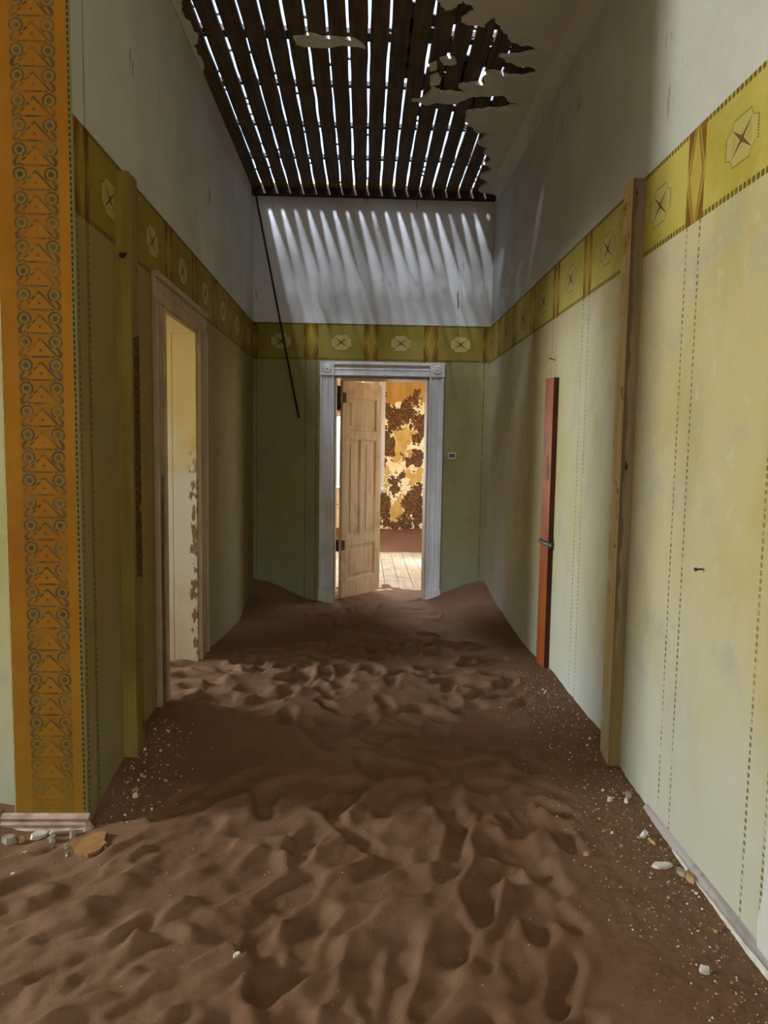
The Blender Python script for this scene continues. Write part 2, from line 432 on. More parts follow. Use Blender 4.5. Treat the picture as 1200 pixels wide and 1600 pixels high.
def jag(pts, amp, n, rnd):
    """fractal roughening of an open 2D polyline"""
    for k in range(n):
        out = []
        for i in range(len(pts) - 1):
            (x0, y0), (x1, y1) = pts[i], pts[i + 1]
            L = math.hypot(x1 - x0, y1 - y0)
            if L < 1e-6: continue
            o = rnd.uniform(-1, 1) * amp * L
            out += [(x0, y0), ((x0 + x1) / 2 - (y1 - y0) / L * o, (y0 + y1) / 2 + (x1 - x0) / L * o)]
        out.append(pts[-1]); pts = out
    return pts

# ------------------------------------------------------------------ structure: walls
TW = .28
XO = XL - TW                                     # outer face of the left wall
D0, D1, DH = 3.845, 4.630, .738 + H              # left doorway
def S(name, boxes, mats, label, cat='wall'):
    return tag(box_obj(name, boxes, mats), label, cat, kind='structure')
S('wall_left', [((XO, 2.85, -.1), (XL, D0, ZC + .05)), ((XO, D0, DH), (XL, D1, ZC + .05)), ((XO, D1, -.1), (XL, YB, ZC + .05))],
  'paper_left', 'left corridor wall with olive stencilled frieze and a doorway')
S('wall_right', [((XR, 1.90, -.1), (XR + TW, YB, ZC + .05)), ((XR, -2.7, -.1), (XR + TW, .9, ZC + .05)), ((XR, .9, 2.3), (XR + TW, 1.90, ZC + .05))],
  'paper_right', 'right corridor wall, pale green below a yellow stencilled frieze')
DX0, DX1, DZ = -.294, .632, .712 + H             # far doorway
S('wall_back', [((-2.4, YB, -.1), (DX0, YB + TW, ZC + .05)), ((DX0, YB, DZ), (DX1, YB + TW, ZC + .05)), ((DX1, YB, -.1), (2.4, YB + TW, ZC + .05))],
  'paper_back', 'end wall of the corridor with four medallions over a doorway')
# wing to the left of the pilaster, and the rooms that carry the windows
S('wall_wing', [((-5.4, 2.85, -.1), (XO, 2.98, ZC + .05))], 'paper_wing', 'pale wall left of the orange pilaster')
S('wall_outer', [((-5.6, -2.7, -.1), (-5.4, 1.92, ZC + .05)), ((-5.6, 1.92, -.1), (-5.4, 2.48, .55)), ((-5.6, 1.92, 3.25), (-5.4, 2.48, ZC + .05)),
                 ((-5.6, 2.48, -.1), (-5.4, 3.68, ZC + .05)), ((-5.6, 3.68, -.1), (-5.4, 4.92, .9)), ((-5.6, 3.68, 2.8), (-5.4, 4.92, ZC + .05)),
                 ((-5.6, 4.92, -.1), (-5.4, 7.26, ZC + .05))], 'plain', 'outer wall of the rooms on the left')
S('wall_room', [((-5.4, YB, -.1), (-2.4, YB + .2, ZC + .05))], 'plain', 'rear wall of the side room on the left')
S('wall_front', [((-5.6, -2.9, -.1), (-.95, -2.7, ZC + .05)), ((.15, -2.9, -.1), (1.5, -2.7, ZC + .05)), ((-.95, -2.9, 2.6), (.15, -2.7, ZC + .05))], 'plain', 'front wall behind the viewer')
YF = 11.6
WX0, WX1, WZ0, WZ1 = -.86, .265, -.62 + H, 1.20 + H
S('wall_far', [((-2.4, YF, -.1), (WX0, YF + .25, ZC + .05)), ((WX1, YF, -.1), (2.4, YF + .25, ZC + .05)),
               ((WX0, YF, -.1), (WX1, YF + .25, WZ0)), ((WX0, YF, WZ1), (WX1, YF + .25, ZC + .05))], 'peeling', 'far room wall with peeling gold and brown paint')
S('wall_far_right', [((2.2, YB + TW, -.1), (2.4, 8.6, ZC + .05)), ((2.2, 10.4, -.1), (2.4, YF, ZC + .05)), ((2.2, 8.6, -.1), (2.4, 10.4, .8)), ((2.2, 8.6, 2.7), (2.4, 10.4, ZC + .05))],
  'ochre_wall', 'right wall of the far room')
S('wall_far_left', [((-2.4, YB + TW, -.1), (-2.2, YF, ZC + .05))], 'ochre_wall', 'left wall of the far room')
S('ground', [((-60, -60, -.7), (60, 60, -.45))], 'sand', 'desert ground outside the house', 'ground')
S('floor', [((-5.4, -2.7, -.08), (XR, YB, -.02))], 'floor_board', 'buried floor under the sand', 'floor')

# orange pilaster at the wall end
bm = new_bm(); add_box(bm, (-1.366, 2.739, -.1), (XL, 2.855, ZC + .05))
bm.faces.ensure_lookup_table()
for f in bm.faces:
    c = f.calc_center_median()
    f.material_index = 1 if c.x > XL - .001 else 0
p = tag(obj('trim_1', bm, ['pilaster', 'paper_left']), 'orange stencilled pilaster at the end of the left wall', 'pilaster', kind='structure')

# ------------------------------------------------------------------ ceiling: plaster remains, boards, battens
r1 = random.Random(11)
hole_r = [(.20, 3.55), (.36, 4.03), (.42, 4.12), (.50, 4.02), (.58, 4.10), (.52, 4.22), (.66, 4.26), (.70, 4.16), (.80, 4.32), (.84, 4.40), (.98, 4.44), (1.01, 4.50),
          (.80, 4.56), (.86, 4.62), (1.02, 4.66), (1.10, 4.72), (.80, 4.74), (.74, 4.80), (.82, 4.88), (.60, 4.93), (.66, 5.0), (.52, 5.03), (.44, 4.94), (.40, 5.06), (.30, 5.15),
          (.40, 5.20), (.62, 5.17), (.80, 5.05), (.92, 5.03), (.98, 5.12), (1.16, 5.14), (.95, 5.22), (.78, 5.26), (.70, 5.30),
          (.74, 5.45), (.84, 5.62), (.98, 5.60), (.90, 5.72), (.88, 5.82), (.98, 5.86), (.95, 6.0), (1.03, 6.08), (.98, 6.2), (1.07, 6.28), (1.0, 6.42), (1.08, 6.6), (1.04, 6.75), (1.06, 6.85), (1.20, 6.90)]
edge = jag(hole_r, .20, 3, r1)
left = jag([(XL + .005, 4.86), (-1.05, 4.7), (-1.07, 4.55), (-1.01, 4.45), (-1.05, 4.30), (-1.01, 4.1), (-.96, 3.9), (-.9, 3.7), (-.6, 3.5), (-.2, 3.62), (.05, 3.48), (.20, 3.55)], .2, 3, r1)
poly = [(XL, 2.75), (XR, 2.75), (XR, 6.978)] + [(min(x, XR - .001), y) for x, y in edge[::-1]] + left[::-1][1:]
bm = new_bm()
cd = delaunay_2d_cdt([Vector(q) for q in poly], [], [list(range(len(poly)))], 1, 1e-5)
vsb = [bm.verts.new((q.x, q.y, ZC)) for q in cd[0]]
for t in cd[2]: bm.faces.new([vsb[i] for i in t])
ex = bmesh.ops.extrude_face_region(bm, geom=list(bm.faces))
for v in ex['geom']:
    if isinstance(v, bmesh.types.BMVert): v.co.z += .022
add_box(bm, (-5.4, -2.7, ZC), (XR, 2.75, ZC + .022))
ceil = tag(obj('ceiling', bm, 'ceiling_plaster'), 'broken corridor ceiling of slatted boards with torn plaster', 'ceiling', kind='structure')
# small plaster islands still clinging below the boards
def remnant(pts, amp=.15, th=.018):
    bm = new_bm(); q = jag(pts + [pts[0]], amp, 2, r1)[:-1]
    add_prism(bm, [(x, y, ZC + .022 - th) for x, y in q], (0, 0, th))
    o = obj('plaster_remnant', bm, 'ceiling_plaster', ceil, tri=True)
    return o
remnant([(-.45, 4.44), (-.36, 4.40), (-.2, 4.43), (-.06, 4.47), (-.02, 4.53), (-.2, 4.51), (-.34, 4.53), (-.44, 4.50)])
remnant([(.44, 4.62), (.52, 4.60), (.55, 4.66), (.47, 4.68)])
remnant([(.40, 4.84), (.45, 4.80), (.47, 4.92), (.42, 4.95)])
remnant([(.37, 4.70), (.42, 4.66), (.43, 4.74), (.39, 4.76)])
# boards
PB = .1225
edges_x = [XL - .02] + [-.979 + PB * k for k in range(18)] + [XR + .02]
for k in range(len(edges_x) - 1):
    x0, x1 = edges_x[k], edges_x[k + 1]
    g0 = .5 * r1.uniform(.010, .019); g1 = .5 * r1.uniform(.010, .019)
    bm = new_bm(); ns = 22; yb0, yb1 = 2.76, 6.93
    L, R_ = [], []
    for i in range(ns + 1):
        y = yb0 + (yb1 - yb0) * i / ns
        L.append((x0 + g0 + r1.uniform(-.003, .004), y)); R_.append((x1 - g1 + r1.uniform(-.004, .003), y))
    zz = ZC + .022 + r1.uniform(0, .004)
    rows = [[bm.verts.new((L[i][0], L[i][1], zz)), bm.verts.new((R_[i][0], R_[i][1], zz)), bm.verts.new((R_[i][0], R_[i][1], zz + .022)), bm.verts.new((L[i][0], L[i][1], zz + .022))] for i in range(ns + 1)]
    for i in range(ns):
        for j in range(4): bm.faces.new([rows[i][j], rows[i][(j + 1) % 4], rows[i + 1][(j + 1) % 4], rows[i + 1][j]])
    bm.faces.new(rows[0]); bm.faces.new(rows[-1][::-1])
    obj('board', bm, 'board', ceil)
# bits of lath and mortar stuck in the gaps
bm = new_bm()
for k in range(1, 19):
    xg = edges_x[k]
    for j in range(r1.randint(1, 3) + (7 if xg > .45 or xg < -.8 else 0)):
        y = r1.uniform(3.9, 6.85); s = r1.uniform(.010, .022)
        add_box(bm, (xg - .018, y, ZC + .030), (xg + .018, y + s, ZC + .040))
for k in range(11, 19):
    for j in range(7):
        y = r1.uniform(3.95, 5.35); s = r1.uniform(.06, .20)
        add_box(bm, (edges_x[k] - .016, y, ZC + .0262), (edges_x[k] + .016, y + s, ZC + .034))
tag(obj('mortar_crumbs', bm, 'joist', ceil), None, kind='stuff')
for y, w_ in ((3.0, .06), (3.75, .06), (4.487, .09), (5.073, .04), (5.685, .04), (6.289, .04)):
    box_obj('joist', [((XL - .2, y - w_ / 2, ZC + .050), (XR + .2, y + w_ / 2, ZC + .078))], 'joist', ceil)
# wall plate against the end wall, and the coved edge on the right
box_obj('wall_plate', [((XL, 6.90, ZC - .035), (XR, YB, ZC + .06))], 'joist', ceil)
bm = new_bm()
prof = [(XR, ZC - .085), (XR - .012, ZC - .06), (XR - .032, ZC - .03), (XR - .065, ZC - .010), (XR - .085, ZC), (XR, ZC)]
add_prism(bm, [(x, -2.5, z) for x, z in prof], (0, 9.3, 0))
tag(obj('trim_2', bm, 'ceiling_plaster'), 'coved plaster moulding along the right wall top', 'moulding', kind='structure')
# roofs of the other rooms
S('ceiling_room', [((-5.6, 2.85, ZC + .05), (XO, 7.26, ZC + .12)), ((-5.6, -2.9, ZC + .05), (XR + TW, 2.75, ZC + .12)), ((XR + .02, 2.75, ZC + .05), (XR + .6, 7.26, ZC + .12)), ((XO, 2.75, ZC + .05), (XL - .01, 7.0, ZC + .12))],
  'plain', 'ceilings over the rooms on the left', 'ceiling')
S('ceiling_far', [((-2.4, YB + .02, ZC + .05), (2.4, 7.34, ZC + .12)), ((-2.4, 7.34, ZC + .05), (-.42, 7.78, ZC + .12)), ((-.10, 7.34, ZC + .05), (2.4, 7.78, ZC + .12)),
                  ((-.32, 7.34, ZC + .05), (-.26, 7.78, ZC + .12)), ((-2.4, 7.78, ZC + .05), (2.4, YF + .25, ZC + .12))], 'ochre_wall', 'ceiling of the far room', 'ceiling')

# ------------------------------------------------------------------ door casings
def flank(name, parent, mat, T, w0, w1, z0, z1, along):
    """moulded casing board in local (u across, z, n out); T maps (u,n,z) to world"""
    bm = new_bm()
    def bx(u0, u1, n0, n1, a, b):
        P_ = [T(u, n, z) for u in (u0, u1) for n in (n0, n1) for z in (a, b)]
        v = [bm.verts.new(q) for q in P_]
        for q in ((0, 1, 3, 2), (4, 6, 7, 5), (0, 4, 5, 1), (2, 3, 7, 6), (0, 2, 6, 4), (1, 5, 7, 3)): bm.faces.new([v[i] for i in q])
    if along == 'z':
        w = w1 - w0
        bx(w0 + .002, w1 - .002, 0, .018, z0 + .001, z1 - .001)
        bx(w0, w0 + w * .16, 0, .030, z0, z1); bx(w1 - w * .16, w1, 0, .030, z0, z1)
        bx(w0 + w * .42, w0 + w * .58, 0, .024, z0, z1)
    else:
        h = z1 - z0
        bx(w0 + .001, w1 - .001, 0, .018, z0 + .002, z1 - .002)
        bx(w0, w1, 0, .036, z1 - h * .22, z1); bx(w0, w1, 0, .026, z0, z0 + h * .14); bx(w0, w1, 0, .023, z0 + h * .42, z0 + h * .55)
    return obj(name, bm, mat, parent, bevel=.004)

# far doorway
Tb = lambda u, n, z: (u, YB - n, z)
tr = tag(empty('trim_3', (.17, YB, .05)), 'chalky white door casing in the corridor end wall', 'door casing', kind='structure')
CT = .845 + H
flank('side_casing', tr, 'white_paint', Tb, -.432, DX0, .0, DZ, 'z'); flank('side_casing', tr, 'white_paint', Tb, DX1, .772, .0, DZ, 'z')
flank('head_casing', tr, 'white_paint', Tb, DX0, DX1, DZ, CT, 'x')
for a_, b_ in ((-.435, DX0), (DX1, .775)):
    bm = new_bm(); add_box(bm, (a_, YB - .034, DZ), (b_, YB, CT + .004))
    cx_, cz_ = (a_ + b_) / 2, (DZ + CT) / 2
    add_tube(bm, (cx_, YB - .033, cz_), (cx_, YB - .042, cz_), .045, 20, .036); add_tube(bm, (cx_, YB - .04, cz_), (cx_, YB - .050, cz_), .016, 14, .010)
    obj('corner_block', bm, 'white_paint', tr)
    box_obj('plinth_block', [((a_ - .004, YB - .036, 0), (b_ + .004, YB, .22))], 'white_paint', tr, .004)
for x0_, x1_ in ((DX0 - .002, DX0 + .020), (DX1 - .020, DX1 + .002)):
    box_obj('jamb', [((x0_, YB - .004, 0), (x1_, YB + TW + .01, DZ))], 'cream_paint', tr, .003)
box_obj('head_jamb', [((DX0, YB - .004, DZ - .022), (DX1, YB + TW + .01, DZ + .002))], 'cream_paint', tr, .003)

# left doorway
Tl = lambda u, n, z: (XL + n, u, z)
tl = tag(empty('trim_4', (XL, 4.24, .1)), 'cream door casing round the open doorway on the left', 'door casing', kind='structure')
flank('side_casing', tl, 'cream_paint', Tl, 3.680, D0, .1, .735 + H, 'z'); flank('side_casing', tl, 'cream_paint', Tl, D1, 4.850, .1, .735 + H, 'z')
flank('head_casing', tl, 'cream_paint', Tl, 3.680, 4.850, .735 + H, .884 + H, 'x')
bm = new_bm()
pts = jag([(3.735, .15), (3.748, .6), (3.738, 1.0), (3.752, 1.45)], .02, 4, r1)
for i in range(len(pts) - 1):
    (a0, z0), (a1, z1) = pts[i], pts[i + 1]
    wd = .006 + .007 * abs(math.sin(i * .7))
    add_prism(bm, [(XL + .0305, a0 - wd, z0), (XL + .0305, a0 + wd, z0), (XL + .0305, a1 + wd, z1), (XL + .0305, a1 - wd, z1)], (.0015, 0, 0))
tag(obj('split', bm, 'bare_wood', tl), 'dark split where the paint has broken away')
box_obj('reveal_board', [((XO - .01, D1 - .022, .05), (XL - .1468, D1 + .002, DH))], 'reveal', tl, .004)
box_obj('reveal_board', [((XL - .146, D1 - .022, .05), (XL + .004, D1 + .002, DH))], 'reveal', tl, .004)
box_obj('reveal_board', [((XO - .01, D0 - .002, .05), (XL + .004, D0 + .022, DH))], 'reveal', tl, .004)
box_obj('head_reveal', [((XO - .01, D0, DH - .02), (XL + .004, D1, DH + .002))], 'reveal', tl, .004)
# casing at the right edge of the picture
tr5 = tag(empty('trim_5', (XR, 1.9, .05)), 'white chipped door casing at the near end of the right wall', 'door casing', kind='structure')
bm = new_bm()
pe = jag([(1.975, .0), (1.995, .2), (1.975, .34), (1.985, .6), (1.95, 1.2), (1.955, 2.3)], .03, 3, r1)
add_prism(bm, [(XR - .012, y, z) for y, z in pe] + [(XR - .012, 1.86, 2.3), (XR - .012, 1.86, 0)], (.014, 0, 0))
obj('side_casing', bm, 'white_paint', tr5, tri=True)
bm = new_bm()
for i in range(len(pe) - 1):
    (y0, z0), (y1, z1) = pe[i], pe[i + 1]
    wd = .003 + .003 * abs(math.sin(i * 1.3))
    add_prism(bm, [(XR - .002, y0 - .002, z0), (XR - .002, y0 + wd, z0), (XR - .002, y1 + wd, z1), (XR - .002, y1 - .002, z1)], (.001, 0, 0))
tag(obj('crack', bm, 'dark', tr5), 'dark crack beside the white casing')

# unseen door, added to stop light entering by the near right doorway
d2 = tag(empty('door_light_block', (XR + .20, 1.4, .05)), 'unseen panelled door added to block light in the near right doorway', 'door', kind='structure')
bx2 = [((XR + .18, .9, .0), (XR + .22, 1.02, 2.3)), ((XR + .18, 1.78, .0), (XR + .22, 1.90, 2.3))]
for z0_, z1_ in ((.0, .22), (.95, 1.07), (2.18, 2.3)): bx2.append(((XR + .18, 1.02, z0_), (XR + .22, 1.78, z1_)))
box_obj('frame', bx2, 'door_paint', d2, .003)
for z0_, z1_ in ((.215, .955), (1.065, 2.185)): box_obj('panel', [((XR + .19, 1.015, z0_), (XR + .21, 1.785, z1_))], 'door_paint', d2, .003)
bm = new_bm(); add_tube(bm, (XR + .185, 1.06, 1.02), (XR + .13, 1.06, 1.02), .010, 10); add_tube(bm, (XR + .13, 1.06, 1.02), (XR + .13, 1.17, 1.015), .010, 10)
obj('handle', bm, 'metal', d2)

# ------------------------------------------------------------------ far room: door leaf, window, floor boards
HX, HY, LL = -.246, 7.235, .72
ang = math.atan2(.58, .395)
door = tag(empty('door_1', (HX, HY, .06)), 'cream four panel door standing ajar into the far room', 'door', kind='structure')
DB, DT, TH = .052, .70 + H, .038
def leafbox(bm, u0, u1, z0, z1, n0, n1):
    ca, sa = math.cos(ang), math.sin(ang)
    v = []
    for u in (u0, u1):
        for n in (n0, n1):
            for z in (z0, z1):
                v.append(bm.verts.new((HX + u * ca - n * sa, HY + u * sa + n * ca, z)))
    for q in ((0, 1, 3, 2), (4, 6, 7, 5), (0, 4, 5, 1), (2, 3, 7, 6), (0, 2, 6, 4), (1, 5, 7, 3)): bm.faces.new([v[i] for i in q])
hh = DT - DB
zt = lambda f: DT - hh * f
ST = .10
Z_ = [zt(0), zt(.075), zt(.225), zt(.265), zt(.715), zt(.755), zt(.915), zt(1.0)]
frame = new_bm()
leafbox(frame, 0, ST, DB, DT, -TH, 0); leafbox(frame, LL - ST, LL, DB, DT, -TH, 0)
for a_, b_ in ((0, 1), (2, 3), (4, 5), (6, 7)): leafbox(frame, ST, LL - ST, Z_[b_], Z_[a_], -TH, 0)
leafbox(frame, LL / 2 - .032, LL / 2 + .032, Z_[4], Z_[3], -TH, 0)
obj('frame', frame, 'door_paint', door, .003)
def panel(u0, u1, z0, z1):
    bm = new_bm(); leafbox(bm, u0 - .005, u1 + .005, z0 - .005, z1 + .005, -TH + .010, -.010)
    leafbox(bm, u0 + .05, u1 - .05, z0 + .05, z1 - .05, -TH + .005, -.005)
    m_ = .012
    for q in ((u0, u0 + m_, z0, z1), (u1 - m_, u1, z0, z1), (u0, u1, z0, z0 + m_), (u0, u1, z1 - m_, z1)): leafbox(bm, *q, -TH + .002, -.002)
    obj('panel', bm, 'door_paint', door, .004)
panel(ST, LL - ST, Z_[2], Z_[1]); panel(ST, LL / 2 - .032, Z_[4], Z_[3]); panel(LL / 2 + .032, LL - ST, Z_[4], Z_[3]); panel(ST, LL - ST, Z_[6], Z_[5])
for zc in (2.12, .62):
    bm = new_bm(); add_tube(bm, (HX - .012, HY - .012, zc - .06), (HX - .012, HY - .012, zc + .06), .012, 10)
    add_box(bm, (DX0 + .018, HY - .03, zc - .05), (HX - .01, HY - .012, zc + .05)); leafbox(bm, 0, .05, zc - .05, zc + .05, -TH - .004, -TH + .002)
    tag(obj('hinge', bm, 'rust', door), 'rusty hinge')
bm = new_bm(); add_prism(bm, [(HX - .03, HY - .035, z) if False else (HX + dx, HY - .05, z) for dx, z in ((-.03, 2.0), (-.022, 2.16), (-.03, 2.24), (.012, 2.23), (.004, 2.1), (.016, 2.03), (-.004, 1.98))], (0, .012, 0))
tag(obj('splinter', bm, 'rust', door, tri=True), 'dark splintered wood at the upper hinge')

win = tag(empty('window_1', (-.32, YF, WZ0)), 'bright window of the far room behind the door', 'window', kind='structure')
box_obj('side_casing', [((WX1 - .005, YF - .03, WZ0), (WX1 + .075, YF, WZ1 + .08)), ((WX1 - .03, YF - .05, WZ0), (WX1 + .01, YF + .2, WZ1))], 'white_paint', win, .004)
box_obj('side_casing', [((WX0 - .075, YF - .03, WZ0), (WX0 + .005, YF, WZ1 + .08)), ((WX0 - .01, YF - .03, WZ0), (WX0 + .03, YF + .2, WZ1))], 'white_paint', win, .004)
box_obj('head_casing', [((WX0 - .07, YF - .032, WZ1), (WX1 + .07, YF, WZ1 + .085))], 'white_paint', win, .004)
box_obj('sill', [((WX0 - .10, YF - .10, WZ0 - .035), (WX1 + .13, YF + .22, WZ0 + .01))], 'white_paint', win, .006)
box_obj('transom', [((WX0, YF + .03, .53 + H), (WX1, YF + .10, .60 + H))], 'white_paint', win, .004)
for k in range(4):
    a_ = WX0 + .02 + k * (WX1 - WX0 - .04) / 4
    box_obj('shutter_board', [((a_ + .003, YF + .05, .60 + H), (a_ + (WX1 - WX0 - .04) / 4 - .003, YF + .07, WZ1 - .01))], 'red_wood' if k == 9 else 'white_paint', win)

fl = tag(empty('floor_far', (0, 9.4, -.05)), 'worn board floor of the far room', 'floor', kind='structure')
bw = .165
for k in range(int(4.4 / bw)):
    x0_ = -2.2 + k * bw
    box_obj('floorboard', [((x0_ + .003, YB + .1, -.03), (x0_ + bw - .003, YF, .002 + r1.uniform(-.003, .003)))], 'floor_board', fl)
box_obj('subfloor', [((-2.2, YB + .05, -.08), (2.2, YF, -.035))], 'joist', fl)

# ------------------------------------------------------------------ sand
def vnoise(x, y, seed, fx, fy, rot=0.0):
    r = np.random.RandomState(seed); T = r.rand(128, 128)
    c, s = math.cos(rot), math.sin(rot)
    u = (x * c + y * s) * fx + 40.3; v = (-x * s + y * c) * fy + 37.7
    iu = np.floor(u).astype(int); iv = np.floor(v).astype(int); fu = u - iu; fv = v - iv
    fu = fu * fu * (3 - 2 * fu); fv = fv * fv * (3 - 2 * fv)
    g = lambda a, b: T[a % 128, b % 128]
    return (g(iu, iv) * (1 - fu) + g(iu + 1, iv) * fu) * (1 - fv) + (g(iu, iv + 1) * (1 - fu) + g(iu + 1, iv + 1) * fu) * fv
sst = lambda t: np.clip(t, 0, 1) ** 2 * (3 - 2 * np.clip(t, 0, 1))

gx = np.concatenate([np.linspace(-5.4, -2.0, 60, endpoint=False), np.arange(-2.0, XR + .012, .0105)])
gx[-1] = XR + .001
gy = np.concatenate([np.linspace(-2.7, 1.1, 40, endpoint=False), np.arange(1.1, 3.4, .0095), np.arange(3.4, 5.6, .0115), np.arange(5.6, 8.75, .018)])
GX, GY = np.meshgrid(gx, gy)
I = lambda t: np.interp(GY, [a for a, b in t], [b for a, b in t])
zc = I([(-3, -1.52), (1.2, -1.50), (2.4, -1.485), (3.2, -1.475), (3.8, -1.45), (4.4, -1.425), (5.0, -1.455), (5.8, -1.485), (6.6, -1.49), (7.0, -1.505), (7.3, -1.528), (7.7, -1.565), (8.0, -1.595), (8.3, -1.605), (8.5, -1.615), (8.8, -1.64)])
zr = I([(-3, -1.55), (1.2, -1.525), (1.95, -1.516), (2.66, -1.505), (3.05, -1.487), (3.2, -1.468), (3.4, -1.412), (4.4, -1.388), (4.6, -1.41), (5.0, -1.44), (5.75, -1.418), (6.4, -1.36), (6.9, -1.292), (7.3, -1.28), (8.8, -1.7)])
zl = I([(-3, -1.53), (2.0, -1.53), (2.6, -1.540), (2.8, -1.50), (2.95, -1.455), (3.15, -1.425), (3.42, -1.383), (3.70, -1.378), (3.85, -1.405), (4.8, -1.402), (5.2, -1.45), (6.2, -1.515), (6.6, -1.42), (7.0, -1.29), (7.3, -1.28), (8.8, -1.7)])
nearw = np.interp(GY, [2.0, 4.0, 6.0, 7.0], [.55, .6, .75, .72])
wr = sst((GX - (XR - nearw)) / nearw); wl = sst(((XL + nearw * .9) - GX) / (nearw * .9))
wl = np.where(GY < 2.75, sst(1 - np.abs(GX + 1.2) / .5) * sst((GY - 2.1) / .5), wl)
Zs = zc * (1 - wr) * (1 - wl) + zr * wr + zl * wl * (1 - wr)
wing = sst((-1.36 - GX) / .25) * sst((GY - 2.3) / .5) * (GY < 2.95)
Zs = Zs * (1 - wing) + (-1.45) * wing
room = sst((XL - GX) / .3) * (GY > 2.97)
Zs = Zs * (1 - room) + (-1.42) * room
corr = (GY > YB + TW + .02) & ((GX < DX0 - .1) | (GX > DX1 + .1))
Zs = Zs + .020 * (vnoise(GX, GY, 1, 1.6, 1.6) - .5) + .010 * (vnoise(GX, GY, 2, 5, 5) - .5)

def stamps(n, xr, yr, angs, ln, wd, dp, seed, rimh=.9):
    r = np.random.RandomState(seed)
    for _ in range(n):
        cx = r.uniform(*xr); cy = r.uniform(*yr); an = r.normal(angs[0], angs[1]); l = ln * r.uniform(.75, 1.2); w = wd * r.uniform(.75, 1.25); d = dp * r.uniform(.6, 1.3)
        R2 = l * 1.0 + .05
        i0, i1 = np.searchsorted(gy, [cy - R2, cy + R2]); j0, j1 = np.searchsorted(gx, [cx - R2, cx + R2])
        if i1 - i0 < 3 or j1 - j0 < 3: continue
        x = GX[i0:i1, j0:j1] - cx; y = GY[i0:i1, j0:j1] - cy
        c, s = math.cos(an), math.sin(an)
        u = (x * c + y * s) / (l / 2); v = (-x * s + y * c) / (w / 2)
        v = v * (1.0 + .18 * np.cos(u * 3.0 + .5))
        rr = np.sqrt(u * u + v * v) + .10 * (vnoise(x + cx, y + cy, seed + 3, 14, 14) - .5)
        m = sst((1.18 - rr) / .50)
        z = Zs[i0:i1, j0:j1]; mean = z.mean()
        tilt = d * .15 * u * r.choice([-1, 1])
        rim = d * rimh * .42 * np.exp(-((rr - 1.30) / .30) ** 2) * (1 + .35 * np.sin(np.arctan2(v, u) * 2 + r.uniform(0, 6)))
        Zs[i0:i1, j0:j1] = z * (1 - m) + (mean * .75 + z * .25 - d + tilt) * m + rim
# ripple-like scallops on the left foreground, then foot prints over the middle
stamps(120, (-1.9, .0), (1.2, 2.62), (.55, .25), .32, .10, .013, 21, .6)
stamps(170, (-2.0, .1), (1.2, 2.65), (.65, .3), .24, .07, .010, 41, .6)
stamps(40, (-.75, .35), (2.2, 3.05), (.75, .3), .30, .12, .014, 22, .5)
stamps(88, (-.45, .66), (1.25, 2.95), (1.35, .45), .26, .11, .024, 23, .4)
stamps(16, (.35, .8), (2.3, 3.3), (1.9, .5), .27, .12, .018, 24, .7)
stamps(18, (-.3, .8), (2.9, 3.7), (.3, .8), .28, .13, .012, 25)
stamps(110, (-1.0, .95), (3.75, 5.2), (.9, .9), .25, .11, .020, 26, .5)
stamps(56, (-.35, .75), (5.0, 7.0), (1.4, .8), .26, .11, .018, 27, .6)
stamps(10, (-1.4, -.9), (3.9, 4.6), (.1, .5), .27, .12, .016, 28)
for _ in range(1):
    Q = Zs.copy()
    Q[1:-1, 1:-1] = (Zs[1:-1, 1:-1] * 2 + Zs[:-2, 1:-1] + Zs[2:, 1:-1] + Zs[1:-1, :-2] + Zs[1:-1, 2:]) / 6
    Zs = np.where((GY < 6.9), Q, Zs)
fine = .0045 * (vnoise(GX, GY, 31, 16, 16) - .5) + .0025 * (vnoise(GX, GY, 32, 45, 45) - .5)
grav = sst((GX - .62) / .3) * sst((4.4 - GY) / 1.0)
rid = lambda n: (1 - np.abs(2 * n - 1)) ** 1.5
lf = sst((2.75 - GY) / .4) * sst((.35 - GX) / .5)
fine += lf * .011 * (rid(vnoise(GX, GY, 61, 3.2, 9.5, .66)) - .4)
fine += lf * .005 * (rid(vnoise(GX, GY, 62, 6, 15, .5)) - .4)
md_b = sst((GY - 3.7) / .4) * sst((7.0 - GY) / .6) * sst((1.0 - np.abs(GX)) / .4)
fine += md_b * .012 * (rid(vnoise(GX, GY, 63, 6, 6, .3)) - .4)
mid = sst((3.1 - GY) / .5) * sst((.75 - np.abs(GX - .15)) / .3)
fine += mid * .003 * (rid(vnoise(GX, GY, 64, 7, 5, .2)) - .4)
fine += grav * .006 * (vnoise(GX, GY, 33, 70, 70) - .5)
fg = sst((2.4 - GY) / .6) * sst((.2 - GX) / .6)
fine += fg * (.010 * (vnoise(GX, GY, 34, 9, 22, .6) - .5) + .005 * (vnoise(GX, GY, 35, 40, 40) - .5))
Zs = Zs + fine
